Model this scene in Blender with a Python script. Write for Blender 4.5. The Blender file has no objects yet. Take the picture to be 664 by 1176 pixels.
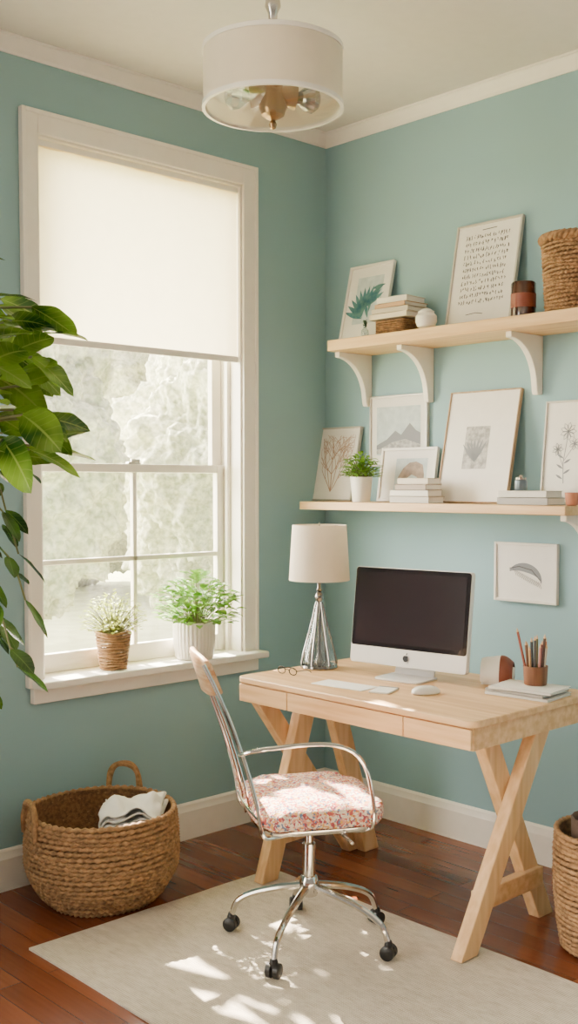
import bpy, bmesh, math, random
from mathutils import Vector, Matrix, noise
random.seed(7)
R = math.radians
PI = math.pi
C = bpy.context.scene.collection
sin, cos = math.sin, math.cos

# ------------------------------------------------------------------ camera
FPX = 1250.0; HOR = 556.0
CAM = Vector((-3.521, -3.483, 1.45)); YAW = R(46.6); PIT = R(3.0)
PCY = HOR + FPX*math.tan(PIT)
F0 = Vector((cos(YAW), sin(YAW), 0)); RT = Vector((sin(YAW), -cos(YAW), 0)); ZZ = Vector((0, 0, 1))
FWD = F0*cos(PIT) - ZZ*sin(PIT); UP = F0*sin(PIT) + ZZ*cos(PIT)
cd = bpy.data.cameras.new('camera'); cam = bpy.data.objects.new('camera', cd); C.objects.link(cam)
cd.sensor_fit = 'VERTICAL'; cd.sensor_height = 24; cd.lens = FPX/1176*24
cd.shift_y = (PCY-588)/1176; cd.clip_start = .05; cd.clip_end = 200
M = Matrix((RT, UP, -FWD)).transposed().to_4x4(); M.translation = CAM
cam.matrix_world = M
bpy.context.scene.camera = cam
def ray(px, py): return FWD + RT*((px-332)/FPX) + UP*((PCY-py)/FPX)
def onx(px, py, x):
    d = ray(px, py); return CAM + d*((x-CAM.x)/d.x)
def ony(px, py, y):
    d = ray(px, py); return CAM + d*((y-CAM.y)/d.y)
def onz(px, py, z):
    d = ray(px, py); return CAM + d*((z-CAM.z)/d.z)

# ------------------------------------------------------------------ materials
def c(r, g, b):
    f = lambda v: (v/255/12.92) if v/255 <= .04045 else ((v/255+.055)/1.055)**2.4
    return (f(r), f(g), f(b), 1)
def newmat(name):
    m = bpy.data.materials.new(name); m.use_nodes = True
    nt = m.node_tree; nt.nodes.clear()
    out = nt.nodes.new('ShaderNodeOutputMaterial')
    return m, nt, out
def nd(nt, t, **kw):
    n = nt.nodes.new(t)
    for k, v in kw.items():
        if k.startswith('_'): setattr(n, k[1:], v)
        else: n.inputs[k.replace('__', ' ')].default_value = v
    return n
def coords(nt, scale=(1, 1, 1), rot=(0, 0, 0)):
    tc = nt.nodes.new('ShaderNodeTexCoord'); mp = nt.nodes.new('ShaderNodeMapping')
    mp.inputs['Scale'].default_value = scale; mp.inputs['Rotation'].default_value = rot
    nt.links.new(tc.outputs['Object'], mp.inputs['Vector'])
    return mp.outputs['Vector']
def pm(name, col, rough=.5, metal=0, var=0, vscale=20, bump=0, bscale=80, stretch=(1, 1, 1), col2=None, sheen=0, trans=0, coat=0, emis=0):
    m, nt, out = newmat(name)
    L = nt.links.new
    p = nd(nt, 'ShaderNodeBsdfPrincipled', Roughness=rough, Metallic=metal)
    p.inputs['Base Color'].default_value = col
    if coat: p.inputs['Coat Weight'].default_value = coat
    if sheen: p.inputs['Sheen Weight'].default_value = sheen
    if emis:
        p.inputs['Emission Color'].default_value = col; p.inputs['Emission Strength'].default_value = emis
    v = coords(nt, stretch)
    n = nd(nt, 'ShaderNodeTexNoise', Scale=vscale, Detail=6.0); L(v, n.inputs['Vector'])
    mx = nt.nodes.new('ShaderNodeMix'); mx.data_type = 'RGBA'
    k = 1-var if var else .97
    mx.inputs[6].default_value = (col[0]*k, col[1]*k, col[2]*k, 1) if col2 is None else col2
    mx.inputs[7].default_value = col
    rp = nd(nt, 'ShaderNodeMapRange'); rp.inputs[1].default_value = .35; rp.inputs[2].default_value = .65
    L(n.outputs[0], rp.inputs[0]); L(rp.outputs[0], mx.inputs[0]); L(mx.outputs[2], p.inputs['Base Color'])
    if bump:
        n2 = nd(nt, 'ShaderNodeTexNoise', Scale=bscale, Detail=3.0); L(v, n2.inputs['Vector'])
        b = nd(nt, 'ShaderNodeBump', Strength=bump, Distance=.004); L(n2.outputs[0], b.inputs['Height']); L(b.outputs[0], p.inputs['Normal'])
    if trans:
        t = nd(nt, 'ShaderNodeBsdfTranslucent'); L(mx.outputs[2], t.inputs['Color'])
        ms = nd(nt, 'ShaderNodeMixShader', Fac=trans); L(p.outputs[0], ms.inputs[1]); L(t.outputs[0], ms.inputs[2]); L(ms.outputs[0], out.inputs[0])
    else: L(p.outputs[0], out.inputs[0])
    return m
def wood(name, c1, c2, axis=1, rough=.45, sc=1.0):
    st = [14*sc, 14*sc, 14*sc]; st[axis] = .9*sc
    m = pm(name, c1, rough, 0, vscale=3.0, bump=.12, bscale=6, stretch=tuple(st), col2=c2)
    return m
def floor_mat():
    m, nt, out = newmat('red wood planks'); L = nt.links.new
    p = nd(nt, 'ShaderNodeBsdfPrincipled', Roughness=.18)
    v = coords(nt, (1, 1, 1), (0, 0, R(90)))
    br = nd(nt, 'ShaderNodeTexBrick', Scale=1.0); br.offset = .37
    br.inputs['Brick Width'].default_value = 1.1; br.inputs['Row Height'].default_value = .085
    br.inputs['Mortar Size'].default_value = .0010; br.inputs['Color1'].default_value = c(134, 74, 46)
    br.inputs['Color2'].default_value = c(110, 57, 34); br.inputs['Mortar'].default_value = c(56, 26, 14)
    L(v, br.inputs['Vector'])
    v2 = coords(nt, (22, 1.4, 1)); n = nd(nt, 'ShaderNodeTexNoise', Scale=2.5, Detail=7.0); L(v2, n.inputs['Vector'])
    mx = nt.nodes.new('ShaderNodeMix'); mx.data_type = 'RGBA'; mx.blend_type = 'MULTIPLY'; mx.inputs[0].default_value = .34
    rp = nt.nodes.new('ShaderNodeValToRGB'); rp.color_ramp.elements[0].position = .3; rp.color_ramp.elements[0].color = (.45, .38, .33, 1); rp.color_ramp.elements[1].position = .65
    L(n.outputs[0], rp.inputs[0]); L(br.outputs[0], mx.inputs[6]); L(rp.outputs[0], mx.inputs[7]); L(mx.outputs[2], p.inputs['Base Color'])
    b = nd(nt, 'ShaderNodeBump', Strength=.2, Distance=.0015); L(br.outputs['Fac'], b.inputs['Height']); b.invert = True; L(b.outputs[0], p.inputs['Normal'])
    L(p.outputs[0], out.inputs[0]); return m
def rug_mat():
    m, nt, out = newmat('cream woven rug'); L = nt.links.new
    p = nd(nt, 'ShaderNodeBsdfPrincipled', Roughness=.95)
    w1 = nd(nt, 'ShaderNodeTexWave', Scale=44.0, Distortion=1.2); w1.bands_direction = 'X'; L(coords(nt), w1.inputs['Vector'])
    w2 = nd(nt, 'ShaderNodeTexWave', Scale=44.0, Distortion=1.2); w2.bands_direction = 'Y'; L(coords(nt), w2.inputs['Vector'])
    mu = nt.nodes.new('ShaderNodeMath'); mu.operation = 'MULTIPLY'; L(w1.outputs[1], mu.inputs[0]); L(w2.outputs[1], mu.inputs[1])
    n = nd(nt, 'ShaderNodeTexNoise', Scale=55.0, Detail=8.0, Roughness=.75); L(coords(nt, (1, .35, 1)), n.inputs['Vector'])
    ad = nt.nodes.new('ShaderNodeMath'); ad.operation = 'MULTIPLY_ADD'; L(mu.outputs[0], ad.inputs[0]); ad.inputs[1].default_value = .45; L(n.outputs[0], ad.inputs[2])
    mr = nd(nt, 'ShaderNodeMapRange'); mr.inputs[1].default_value = .38; mr.inputs[2].default_value = .85; L(ad.outputs[0], mr.inputs[0])
    mx = nt.nodes.new('ShaderNodeMixRGB'); mx.inputs[1].default_value = c(174, 160, 140); mx.inputs[2].default_value = c(220, 208, 190); L(mr.outputs[0], mx.inputs[0])
    L(mx.outputs[0], p.inputs['Base Color'])
    b = nd(nt, 'ShaderNodeBump', Strength=.9, Distance=.003); L(ad.outputs[0], b.inputs['Height']); L(b.outputs[0], p.inputs['Normal'])
    L(p.outputs[0], out.inputs[0]); return m
def seat_mat():
    m, nt, out = newmat('patterned fabric'); L = nt.links.new
    p = nd(nt, 'ShaderNodeBsdfPrincipled', Roughness=.9)
    v = coords(nt)
    nz = nd(nt, 'ShaderNodeTexNoise', Scale=40.0, Detail=3.0); L(v, nz.inputs['Vector'])
    ad = nt.nodes.new('ShaderNodeMixRGB'); ad.inputs[0].default_value = .03; L(v, ad.inputs[1]); L(nz.outputs[1], ad.inputs[2])
    vo = nd(nt, 'ShaderNodeTexVoronoi', Scale=165.0); L(ad.outputs[0], vo.inputs['Vector'])
    sp = nt.nodes.new('ShaderNodeSeparateColor'); L(vo.outputs['Color'], sp.inputs[0])
    rp = nt.nodes.new('ShaderNodeValToRGB'); cr = rp.color_ramp; cr.interpolation = 'CONSTANT'
    cols = [(0, c(222, 200, 176)), (.2, c(192, 86, 76)), (.34, c(216, 146, 126)), (.48, c(104, 122, 150)), (.58, c(214, 160, 84)), (.68, c(228, 210, 188)), (.89, c(156, 70, 86))]
    cr.elements[0].color = cols[0][1]; cr.elements[1].position = cols[1][0]; cr.elements[1].color = cols[1][1]
    for q, k in cols[2:]:
        e = cr.elements.new(q); e.color = k
    L(sp.outputs[0], rp.inputs[0]); L(rp.outputs[0], p.inputs['Base Color'])
    b = nd(nt, 'ShaderNodeBump', Strength=.6, Distance=.003); L(vo.outputs[0], b.inputs['Height']); L(b.outputs[0], p.inputs['Normal'])
    L(p.outputs[0], out.inputs[0]); return m
def glass_mat():
    m, nt, out = newmat('clear window glass'); L = nt.links.new
    t = nd(nt, 'ShaderNodeBsdfTransparent'); g = nd(nt, 'ShaderNodeBsdfGlossy', Roughness=.05); tl = nd(nt, 'ShaderNodeBsdfTranslucent')
    tl.inputs[0].default_value = (1, .98, .93, 1)
    v = coords(nt, (1, 1, 1), (0, R(35), 0)); n = nd(nt, 'ShaderNodeTexNoise', Scale=60.0, Detail=9.0); L(v, n.inputs['Vector'])
    mr = nd(nt, 'ShaderNodeMapRange'); mr.inputs[1].default_value = .35; mr.inputs[2].default_value = .7; mr.inputs[3].default_value = .006; mr.inputs[4].default_value = .018
    L(n.outputs[0], mr.inputs[0])
    a = nt.nodes.new('ShaderNodeMixShader'); L(mr.outputs[0], a.inputs[0]); L(t.outputs[0], a.inputs[1]); L(tl.outputs[0], a.inputs[2])
    b = nd(nt, 'ShaderNodeMixShader', Fac=.04); L(a.outputs[0], b.inputs[1]); L(g.outputs[0], b.inputs[2]); L(b.outputs[0], out.inputs[0])
    return m
def clear_mat(name, col, f=.25, haze=0):
    m, nt, out = newmat(name); L = nt.links.new
    t = nd(nt, 'ShaderNodeBsdfTransparent'); t.inputs[0].default_value = col; g = nd(nt, 'ShaderNodeBsdfGlossy', Roughness=.06)
    b = nd(nt, 'ShaderNodeMixShader', Fac=f); L(t.outputs[0], b.inputs[1]); L(g.outputs[0], b.inputs[2])
    if haze:
        tl = nd(nt, 'ShaderNodeBsdfTranslucent'); tl.inputs[0].default_value = (1, 1, 1, 1); h = nd(nt, 'ShaderNodeMixShader', Fac=haze)
        L(b.outputs[0], h.inputs[1]); L(tl.outputs[0], h.inputs[2]); L(h.outputs[0], out.inputs[0])
    else: L(b.outputs[0], out.inputs[0])
    return m
def vein_leaf(name, ca_, cb_, cv_, tr=.36):
    m, nt, out = newmat(name); L = nt.links.new
    uv = nt.nodes.new('ShaderNodeUVMap'); uv.uv_map = 'leaf'
    sp = nt.nodes.new('ShaderNodeSeparateXYZ'); L(uv.outputs[0], sp.inputs[0])
    def mth(op, a, b=None):
        n = nt.nodes.new('ShaderNodeMath'); n.operation = op
        for i, v in enumerate((a, b)):
            if v is None: continue
            if isinstance(v, (int, float)): n.inputs[i].default_value = v
            else: L(v, n.inputs[i])
        return n.outputs[0]
    au = mth('ABSOLUTE', mth('SUBTRACT', sp.outputs[0], .5))          # 0 at midrib .. .5 at edge
    mid = mth('LESS_THAN', au, .03)
    ph = mth('SUBTRACT', sp.outputs[1], mth('MULTIPLY', au, .35))
    sv = mth('GREATER_THAN', mth('SINE', mth('MULTIPLY', ph, 50.0)), .92)
    vein = mth('MAXIMUM', mth('MULTIPLY', mid, .6), mth('MULTIPLY', sv, .22))
    n = nd(nt, 'ShaderNodeTexNoise', Scale=7.0, Detail=3.0); L(coords(nt), n.inputs['Vector'])
    r1 = nd(nt, 'ShaderNodeMapRange'); r1.inputs[1].default_value = .38; r1.inputs[2].default_value = .62; L(n.outputs[0], r1.inputs[0])
    m1 = nt.nodes.new('ShaderNodeMixRGB'); m1.inputs[1].default_value = ca_; m1.inputs[2].default_value = cb_; L(r1.outputs[0], m1.inputs[0])
    m2 = nt.nodes.new('ShaderNodeMixRGB'); m2.inputs[2].default_value = cv_; L(m1.outputs[0], m2.inputs[1]); L(vein, m2.inputs[0])
    p = nd(nt, 'ShaderNodeBsdfPrincipled', Roughness=.22); L(m2.outputs[0], p.inputs['Base Color'])
    b = nd(nt, 'ShaderNodeBump', Strength=.5, Distance=.002); L(vein, b.inputs['Height']); b.invert = True; L(b.outputs[0], p.inputs['Normal'])
    t = nd(nt, 'ShaderNodeBsdfTranslucent'); L(m2.outputs[0], t.inputs['Color'])
    ms = nd(nt, 'ShaderNodeMixShader', Fac=tr); L(p.outputs[0], ms.inputs[1]); L(t.outputs[0], ms.inputs[2]); L(ms.outputs[0], out.inputs[0])
    return m

m_wall = pm('pale teal wall paint', c(146, 181, 188), .75, var=.03, vscale=2, bump=.04, bscale=220)
m_ceil = pm('off white ceiling paint', c(224, 219, 212), .8, bump=.03, bscale=200)
m_trim = pm('white trim paint', c(250, 244, 233), .4)
m_floor = floor_mat()
m_rug = rug_mat()
m_oak = wood('pale oak', c(234, 194, 144), c(212, 166, 114), 1)
m_oakz = wood('pale oak upright', c(234, 194, 144), c(212, 166, 114), 2)
m_shelf = wood('pale shelf wood', c(236, 200, 150), c(218, 176, 126), 1)
m_chrome = pm('chrome', c(220, 216, 210), .1, 1)
m_black = pm('black plastic', c(22, 21, 22), .4)
m_seat = seat_mat()
m_wick = pm('seagrass', c(178, 136, 92), .8, var=.5, vscale=60, bump=.7, bscale=300)
m_wick2 = pm('brown wicker', c(150, 110, 72), .8, var=.5, vscale=80, bump=.7, bscale=300)
m_white = pm('white ceramic', c(240, 234, 224), .3, coat=.2)
m_cloth = pm('white cotton', c(246, 244, 238), .9, bump=.4, bscale=160)
m_blind = pm('cream blind fabric', c(252, 241, 216), .9, bump=.1, bscale=500, trans=.58)
m_shade = pm('off white lampshade linen', c(244, 233, 214), .85, bump=.3, bscale=500, trans=.3)
m_glass = glass_mat()
m_leafL = vein_leaf('glossy green leaf', c(40, 82, 26), c(132, 170, 56), c(166, 188, 92))
m_leafK = vein_leaf('dark green leaf', c(28, 58, 24), c(74, 112, 40), c(100, 134, 62), .2)
m_leafY = pm('yellow green leaf', c(196, 204, 96), .5, vscale=30, trans=.4, col2=c(158, 176, 70))
m_leafG = pm('fresh green leaf', c(140, 184, 62), .45, vscale=30, trans=.4, col2=c(84, 140, 40))
m_leafD = pm('small green leaf', c(112, 158, 66), .5, vscale=30, trans=.25, col2=c(62, 114, 44))
m_leafT = pm('dull green leaf', c(84, 116, 84), .6, vscale=30, trans=.2, col2=c(52, 84, 60))
m_stem = pm('green stem', c(104, 108, 60), .6)
m_bark = pm('brown bark', c(110, 84, 60), .9, var=.4, vscale=20, bump=.8, bscale=60)
m_soil = pm('dark soil', c(52, 38, 28), .95, var=.4, vscale=90, bump=1, bscale=160)
m_screen = pm('dark glass screen', c(28, 20, 24), .12, coat=.3)
m_alu = pm('white aluminium', c(232, 228, 226), .35, .2)
m_silver = pm('brushed silver', c(196, 190, 182), .2, .9)
m_dsilver = pm('dark polished silver', c(150, 144, 138), .15, .95)
m_logo = pm('logo black', c(34, 32, 34), .4)
m_paper = pm('white paper', c(242, 238, 230), .8)
m_fwhite = pm('white frame paint', c(240, 234, 224), .45)
m_fgrey = pm('pale silver frame', c(200, 194, 184), .4, .2)
m_fwood = wood('tan thin frame', c(196, 168, 136), c(172, 142, 110), 2)
m_amber = pm('amber brown glass', c(70, 36, 24), .12, coat=.6)
m_bronze = pm('aged brass', c(156, 124, 88), .3, .85)
m_terra = pm('terracotta', c(186, 122, 92), .7, bump=.2)
m_cupw = wood('brown cup wood', c(142, 92, 62), c(110, 68, 44), 2)
m_leather = pm('red brown leather', c(130, 66, 46), .45, bump=.3)
m_grey = pm('grey ink', c(138, 140, 144), .8)
m_ink = pm('black ink', c(78, 75, 74), .8)
m_blueg = pm('blue teal ink', c(58, 112, 126), .8, col2=c(92, 136, 132), vscale=60)
m_rust = pm('faded rust ink', c(184, 146, 126), .8)
m_pale = pm('pale blue print', c(206, 216, 216), .8, vscale=30, col2=c(186, 198, 200))
m_gprint = pm('grey print', c(200, 198, 194), .8, vscale=60, col2=c(150, 148, 146))
m_brown = pm('faint brown grey print', c(178, 158, 142), .8, vscale=40, col2=c(142, 128, 120))

# ------------------------------------------------------------------ mesh builder
class MB:
    def __init__(s): s.bm = bmesh.new(); s.uv = None
    def box(s, cx, cy, cz, sx, sy, sz, rot=None):
        m = Matrix.Translation((cx, cy, cz))
        if rot is not None: m = m @ rot.to_4x4()
        m = m @ Matrix.Diagonal((sx, sy, sz, 1))
        bmesh.ops.create_cube(s.bm, size=1, matrix=m); return s
    def bb(s, x0, x1, y0, y1, z0, z1): return s.box((x0+x1)/2, (y0+y1)/2, (z0+z1)/2, abs(x1-x0), abs(y1-y0), abs(z1-z0))
    def prism(s, pts, ext):           # pts: 3D polygon, ext: extrusion vector
        e = Vector(ext); a = [s.bm.verts.new(Vector(p)) for p in pts]; b = [s.bm.verts.new(Vector(p)+e) for p in pts]
        n = len(pts); s.bm.faces.new(a); s.bm.faces.new(b[::-1])
        for i in range(n): s.bm.faces.new((a[i], b[i], b[(i+1) % n], a[(i+1) % n]))
        return s
    def face(s, pts):
        s.bm.faces.new([s.bm.verts.new(Vector(p)) for p in pts]); return s
    def loft(s, rings, cap0=True, cap1=True, loop=False):
        vr = [[s.bm.verts.new(p) for p in r] for r in rings]; n = len(vr[0]); k = len(vr)
        for i in range(k if loop else k-1):
            A = vr[i]; B = vr[(i+1) % k]
            for j in range(n): s.bm.faces.new((A[j], A[(j+1) % n], B[(j+1) % n], B[j]))
        if not loop:
            if cap0: s.bm.faces.new(vr[0][::-1])
            if cap1: s.bm.faces.new(vr[-1])
        return s
    def tube(s, pts, r, seg=8, sm=0, closed=False):
        P = [Vector(p) for p in pts]
        rr = r if isinstance(r, (list, tuple)) else None
        if sm:
            Q = []; RR = []; n = len(P)
            for i in range(n if closed else n-1):
                g = (lambda k: P[k % n]) if closed else (lambda k: P[max(0, min(n-1, k))])
                p0, p1, p2, p3 = g(i-1), g(i), g(i+1), g(i+2)
                for j in range(sm):
                    t = j/sm
                    Q.append(.5*((2*p1)+(p2-p0)*t+(2*p0-5*p1+4*p2-p3)*t*t+(-p0+3*p1-3*p2+p3)*t**3))
                    if rr: RR.append(rr[i]*(1-t)+rr[(i+1) % n]*t)
            if not closed:
                Q.append(P[-1])
                if rr: RR.append(rr[-1])
            P = Q; rr = RR if rr else None
        n = len(P); rings = []; up = None
        for i in range(n):
            if closed: t = (P[(i+1) % n]-P[i-1]).normalized()
            else: t = (P[min(i+1, n-1)]-P[max(i-1, 0)]).normalized()
            if up is None:
                up = t.orthogonal().normalized()
            up = (up - t*up.dot(t)).normalized(); b = t.cross(up)
            q = rr[i] if rr else r
            rings.append([P[i]+(up*cos(2*PI*k/seg)+b*sin(2*PI*k/seg))*q for k in range(seg)])
        return s.loft(rings, loop=closed)
    def lathe(s, prof, seg=36, o=(0, 0, 0), rib=None, cap0=True, cap1=True):
        o = Vector(o); rings = []
        for (r, z) in prof:
            r = max(r, .0004)
            rings.append([o+Vector((r*(1+(rib[1]*cos(rib[0]*2*PI*k/seg) if rib else 0))*cos(2*PI*k/seg), r*(1+(rib[1]*cos(rib[0]*2*PI*k/seg) if rib else 0))*sin(2*PI*k/seg), z)) for k in range(seg)])
        return s.loft(rings, cap0, cap1)
    def leaf(s, o, d, up, L, W, bend=.3, n=6, fold=.25, wav=0, pw=.82, uv=False):
        if uv and s.uv is None: s.uv = s.bm.loops.layers.uv.new('leaf')
        o = Vector(o); d = Vector(d).normalized(); up = Vector(up); side = d.cross(up)
        if side.length < 1e-3: side = d.orthogonal()
        side.normalize(); nrm = side.cross(d).normalized(); rows = []
        for i in range(n+1):
            t = i/n; w = W*.5*(max(0, sin(PI*min(1, t**pw)))**(.62 if uv else .8))
            if i == n: w = 0.0006
            if i == 0: w = W*.05
            p = o+d*(L*t)-ZZ*(bend*L*t*t)
            wv = wav*sin(t*14)*w
            rows.append([s.bm.verts.new(p-side*w+nrm*(fold*w+wv)), s.bm.verts.new(p-side*w*.5+nrm*(fold*w*.25)), s.bm.verts.new(p), s.bm.verts.new(p+side*w*.5+nrm*(fold*w*.25)), s.bm.verts.new(p+side*w+nrm*(fold*w-wv))])
        for i in range(n):
            for j in range(4):
                f = s.bm.faces.new((rows[i][j], rows[i][j+1], rows[i+1][j+1], rows[i+1][j]))
                if uv:
                    for lp_, (a, b) in zip(f.loops, ((j, i), (j+1, i), (j+1, i+1), (j, i+1))): lp_[s.uv].uv = (a/4, b/n)
        return s
    def ribbon(s, pts, w, y):         # flat line in the xz plane at y
        P = [Vector((p[0], y, p[1])) for p in pts]; n = len(P); A = []; B = []
        for i in range(n):
            t = (P[min(i+1, n-1)]-P[max(i-1, 0)])
            if t.length < 1e-7: t = Vector((1, 0, 0))
            t.normalize(); q = Vector((-t.z, 0, t.x)); ww = (w[i] if isinstance(w, (list, tuple)) else w)/2
            A.append(s.bm.verts.new(P[i]+q*ww)); B.append(s.bm.verts.new(P[i]-q*ww))
        for i in range(n-1): s.bm.faces.new((A[i], A[i+1], B[i+1], B[i]))
        return s
    def build(s, name, mat, parent=None, bevel=0, sharp=35, smooth=True, flip=True, seg=2, loc=None, rot=None, solid=0):
        if flip: bmesh.ops.recalc_face_normals(s.bm, faces=s.bm.faces)
        me = bpy.data.meshes.new(name); s.bm.to_mesh(me); s.bm.free()
        me.materials.append(mat)
        if smooth:
            for p in me.polygons: p.use_smooth = True
            if sharp < 180: me.set_sharp_from_angle(angle=R(sharp))
        o = bpy.data.objects.new(name, me); C.objects.link(o)
        if parent is not None: o.parent = parent
        if loc is not None: o.location = loc
        if rot is not None: o.rotation_euler = rot
        if solid:
            k = o.modifiers.new('solid', 'SOLIDIFY'); k.thickness = solid; k.offset = 0
        if bevel:
            b = o.modifiers.new('bevel', 'BEVEL'); b.width = bevel; b.segments = seg; b.limit_method = 'ANGLE'; b.angle_limit = R(40)
        return o
def tag(o, label, cat, group=None):
    o['label'] = label; o['category'] = cat
    if group: o['group'] = group
    return o
def thing(name, label, cat, loc=(0, 0, 0), rot=(0, 0, 0), group=None):
    o = bpy.data.objects.new(name, None); C.objects.link(o); o.empty_display_size = .05
    o.location = loc; o.rotation_euler = rot; return tag(o, label, cat, group)
def struct(o): o['kind'] = 'structure'; return o

# ------------------------------------------------------------------ room shell
HC = 3.0; XL = -4.6; YB = -4.6
WX0, WX1, WZ0, WZ1 = -1.472, -.507, .715, 2.692      # window opening
WT = .16
struct(MB().bb(XL, .16, YB, .16, -.12, 0).build('floor', m_floor))
struct(MB().bb(XL, .16, YB, .16, HC, HC+.12).build('ceiling', m_ceil))
w = MB(); w.bb(XL, WX0, 0, WT, 0, HC); w.bb(WX1, .16, 0, WT, 0, HC); w.bb(WX0, WX1, 0, WT, 0, WZ0); w.bb(WX0, WX1, 0, WT, WZ1, HC)
struct(w.build('wall_left', m_wall, smooth=False))
struct(MB().bb(0, .16, YB, 0, 0, HC).build('wall_right', m_wall, smooth=False))
def base_prof(): return [(0, 0), (.02, 0), (.02, .115), (.014, .128), (.012, .14), (.005, .148), (0, .148)]
struct(MB().prism([(XL, -a, b) for a, b in base_prof()], (-XL, 0, 0)).build('baseboard_left', m_trim, sharp=20))
struct(MB().prism([(-a, YB, b) for a, b in base_prof()], (0, -YB, 0)).build('baseboard_right', m_trim, sharp=20))
crown = [(0, HC-.054), (.007, HC-.054), (.010, HC-.044), (.020, HC-.034), (.031, HC-.019), (.038, HC-.009), (.046, HC-.008), (.046, HC), (0, HC)]
struct(MB().prism([(XL, -a, b) for a, b in crown], (-XL, 0, 0)).build('trim_1', m_trim, sharp=20))
struct(MB().prism([(-a, YB, b) for a, b in crown], (0, -YB, 0)).build('trim_2', m_trim, sharp=20))
# unseen eave added above the window to keep direct sun off the blind
struct(MB().bb(XL, 1.2, WT+.001, 1.22, HC+.02, HC+.10).build('added_eave', m_trim))

# ------------------------------------------------------------------ window
win = thing('window_1', '', 'window', ((WX0+WX1)/2, 0, WZ0)); del win['label']; del win['category']; struct(win)
ox, oz = -(WX0+WX1)/2, -WZ0
def wb(m, x0, x1, y0, y1, z0, z1): m.bb(x0+ox, x1+ox, y0, y1, z0+oz, z1+oz)
cs = MB(); CL, CR, CT = .062, .074, .078
wb(cs, WX0-CL, WX0, -.022, -.0005, WZ0, WZ1+CT); wb(cs, WX1, WX1+CR, -.022, -.0005, WZ0, WZ1+CT); wb(cs, WX0, WX1, -.022, -.0005, WZ1, WZ1+CT)
wb(cs, WX0-CL-.004, WX0-CL+.012, -.028, -.0005, WZ0, WZ1+CT+.004); wb(cs, WX1+CR-.012, WX1+CR+.004, -.028, -.0005, WZ0, WZ1+CT+.004); wb(cs, WX0-CL+.012, WX1+CR-.012, -.028, -.0005, WZ1+CT-.012, WZ1+CT+.004)
cs.build('casing', m_trim, win, bevel=.003)
jb = MB(); J = .010
wb(jb, WX0, WX0+J, -.01, WT, WZ0, WZ1); wb(jb, WX1-J, WX1, -.01, WT, WZ0, WZ1); wb(jb, WX0, WX1, -.01, WT, WZ1-J, WZ1)
wb(jb, WX0+J, WX0+J+.018, .055, .075, WZ0, WZ1); wb(jb, WX1-J-.018, WX1-J, .055, .075, WZ0, WZ1)
jb.build('jamb', m_trim, win, bevel=.002)
si = MB(); wb(si, WX0-CL+.01, WX1+CR+.012, -.085, WT+.03, WZ0-.002, WZ0+.026)
si.build('window_sill', m_trim, win, bevel=.006)
ap = MB(); wb(ap, WX0-CL+.015, WX1+CR, -.03, -.0005, WZ0-.06, WZ0-.002); ap.build('apron', m_trim, win, bevel=.004)
X0 = WX0+J+.003; X1 = WX1-J-.003; ZS = WZ0+.027; ZM = 1.53
ls = MB(); st_ = .048
wb(ls, X0, X0+st_, .082, .112, ZS, ZM); wb(ls, X1-st_, X1, .082, .112, ZS, ZM); wb(ls, X0+st_, X1-st_, .082, .112, ZS, ZS+.07); wb(ls, X0+st_, X1-st_, .082, .112, ZM-.034, ZM)
mxc = (X0+X1)/2; wb(ls, mxc-.010, mxc+.010, .086, .108, ZS+.07, ZM-.034); wb(ls, X0+st_, X1-st_, .086, .108, 1.155-.010, 1.155+.010)
lso = ls.build('lower_sash', m_trim, win, bevel=.003)
g = MB(); wb(g, X0+st_-.005, X1-st_+.005, .096, .098, ZS+.065, ZM-.03); g.build('glass_pane', m_glass, lso)
lk = MB(); wb(lk, mxc-.03, mxc+.03, .084, .108, ZM, ZM+.008); wb(lk, mxc-.012, mxc+.03, .09, .1, ZM+.008, ZM+.02); lk.build('sash_lock', m_silver, lso, bevel=.002)
us = MB()
wb(us, X0, X0+st_, .115, .145, ZM-.034, WZ1-J); wb(us, X1-st_, X1, .115, .145, ZM-.034, WZ1-J); wb(us, X0+st_, X1-st_, .115, .145, ZM-.034, ZM); wb(us, X0+st_, X1-st_, .115, .145, WZ1-J-.05, WZ1-J)
uso = us.build('upper_sash', m_trim, win, bevel=.003)
g = MB(); wb(g, X0+st_-.005, X1-st_+.005, .129, .131, ZM-.005, WZ1-J-.045); g.build('glass_pane', m_glass, uso)
# blind
ZB = 1.968
bl = thing('roller_blind', 'cream fabric roller blind drawn halfway down the tall window', 'blind', (mxc, .022, ZB))
BW = (X1-X0)/2+.001; bz = WZ1-J-.002-ZB
b = MB(); cols_ = 60
rows = []
for zz in (0.01, bz-.016):
    rows.append([Vector((-BW+2*BW*i/cols_, -.014+.0012*sin(i*.5)+.001*sin(i*.21), zz)) for i in range(cols_+1)])
va = [[b.bm.verts.new(p) for p in r] for r in rows]
for i in range(cols_): b.bm.faces.new((va[0][i], va[0][i+1], va[1][i+1], va[1][i]))
b.build('fabric', m_blind, bl)
MB().tube([(-BW, .0, bz-.018), (BW, .0, bz-.018)], .0145, 16).build('roller', m_blind, bl)
MB().bb(-BW, BW, -.0215, -.0185, bz-.022, bz).build('valance', m_trim, bl, bevel=.001)
MB().bb(-BW, BW, -.020, -.008, -.010, .016).build('bottom_bar', m_trim, bl, bevel=.003)

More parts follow.
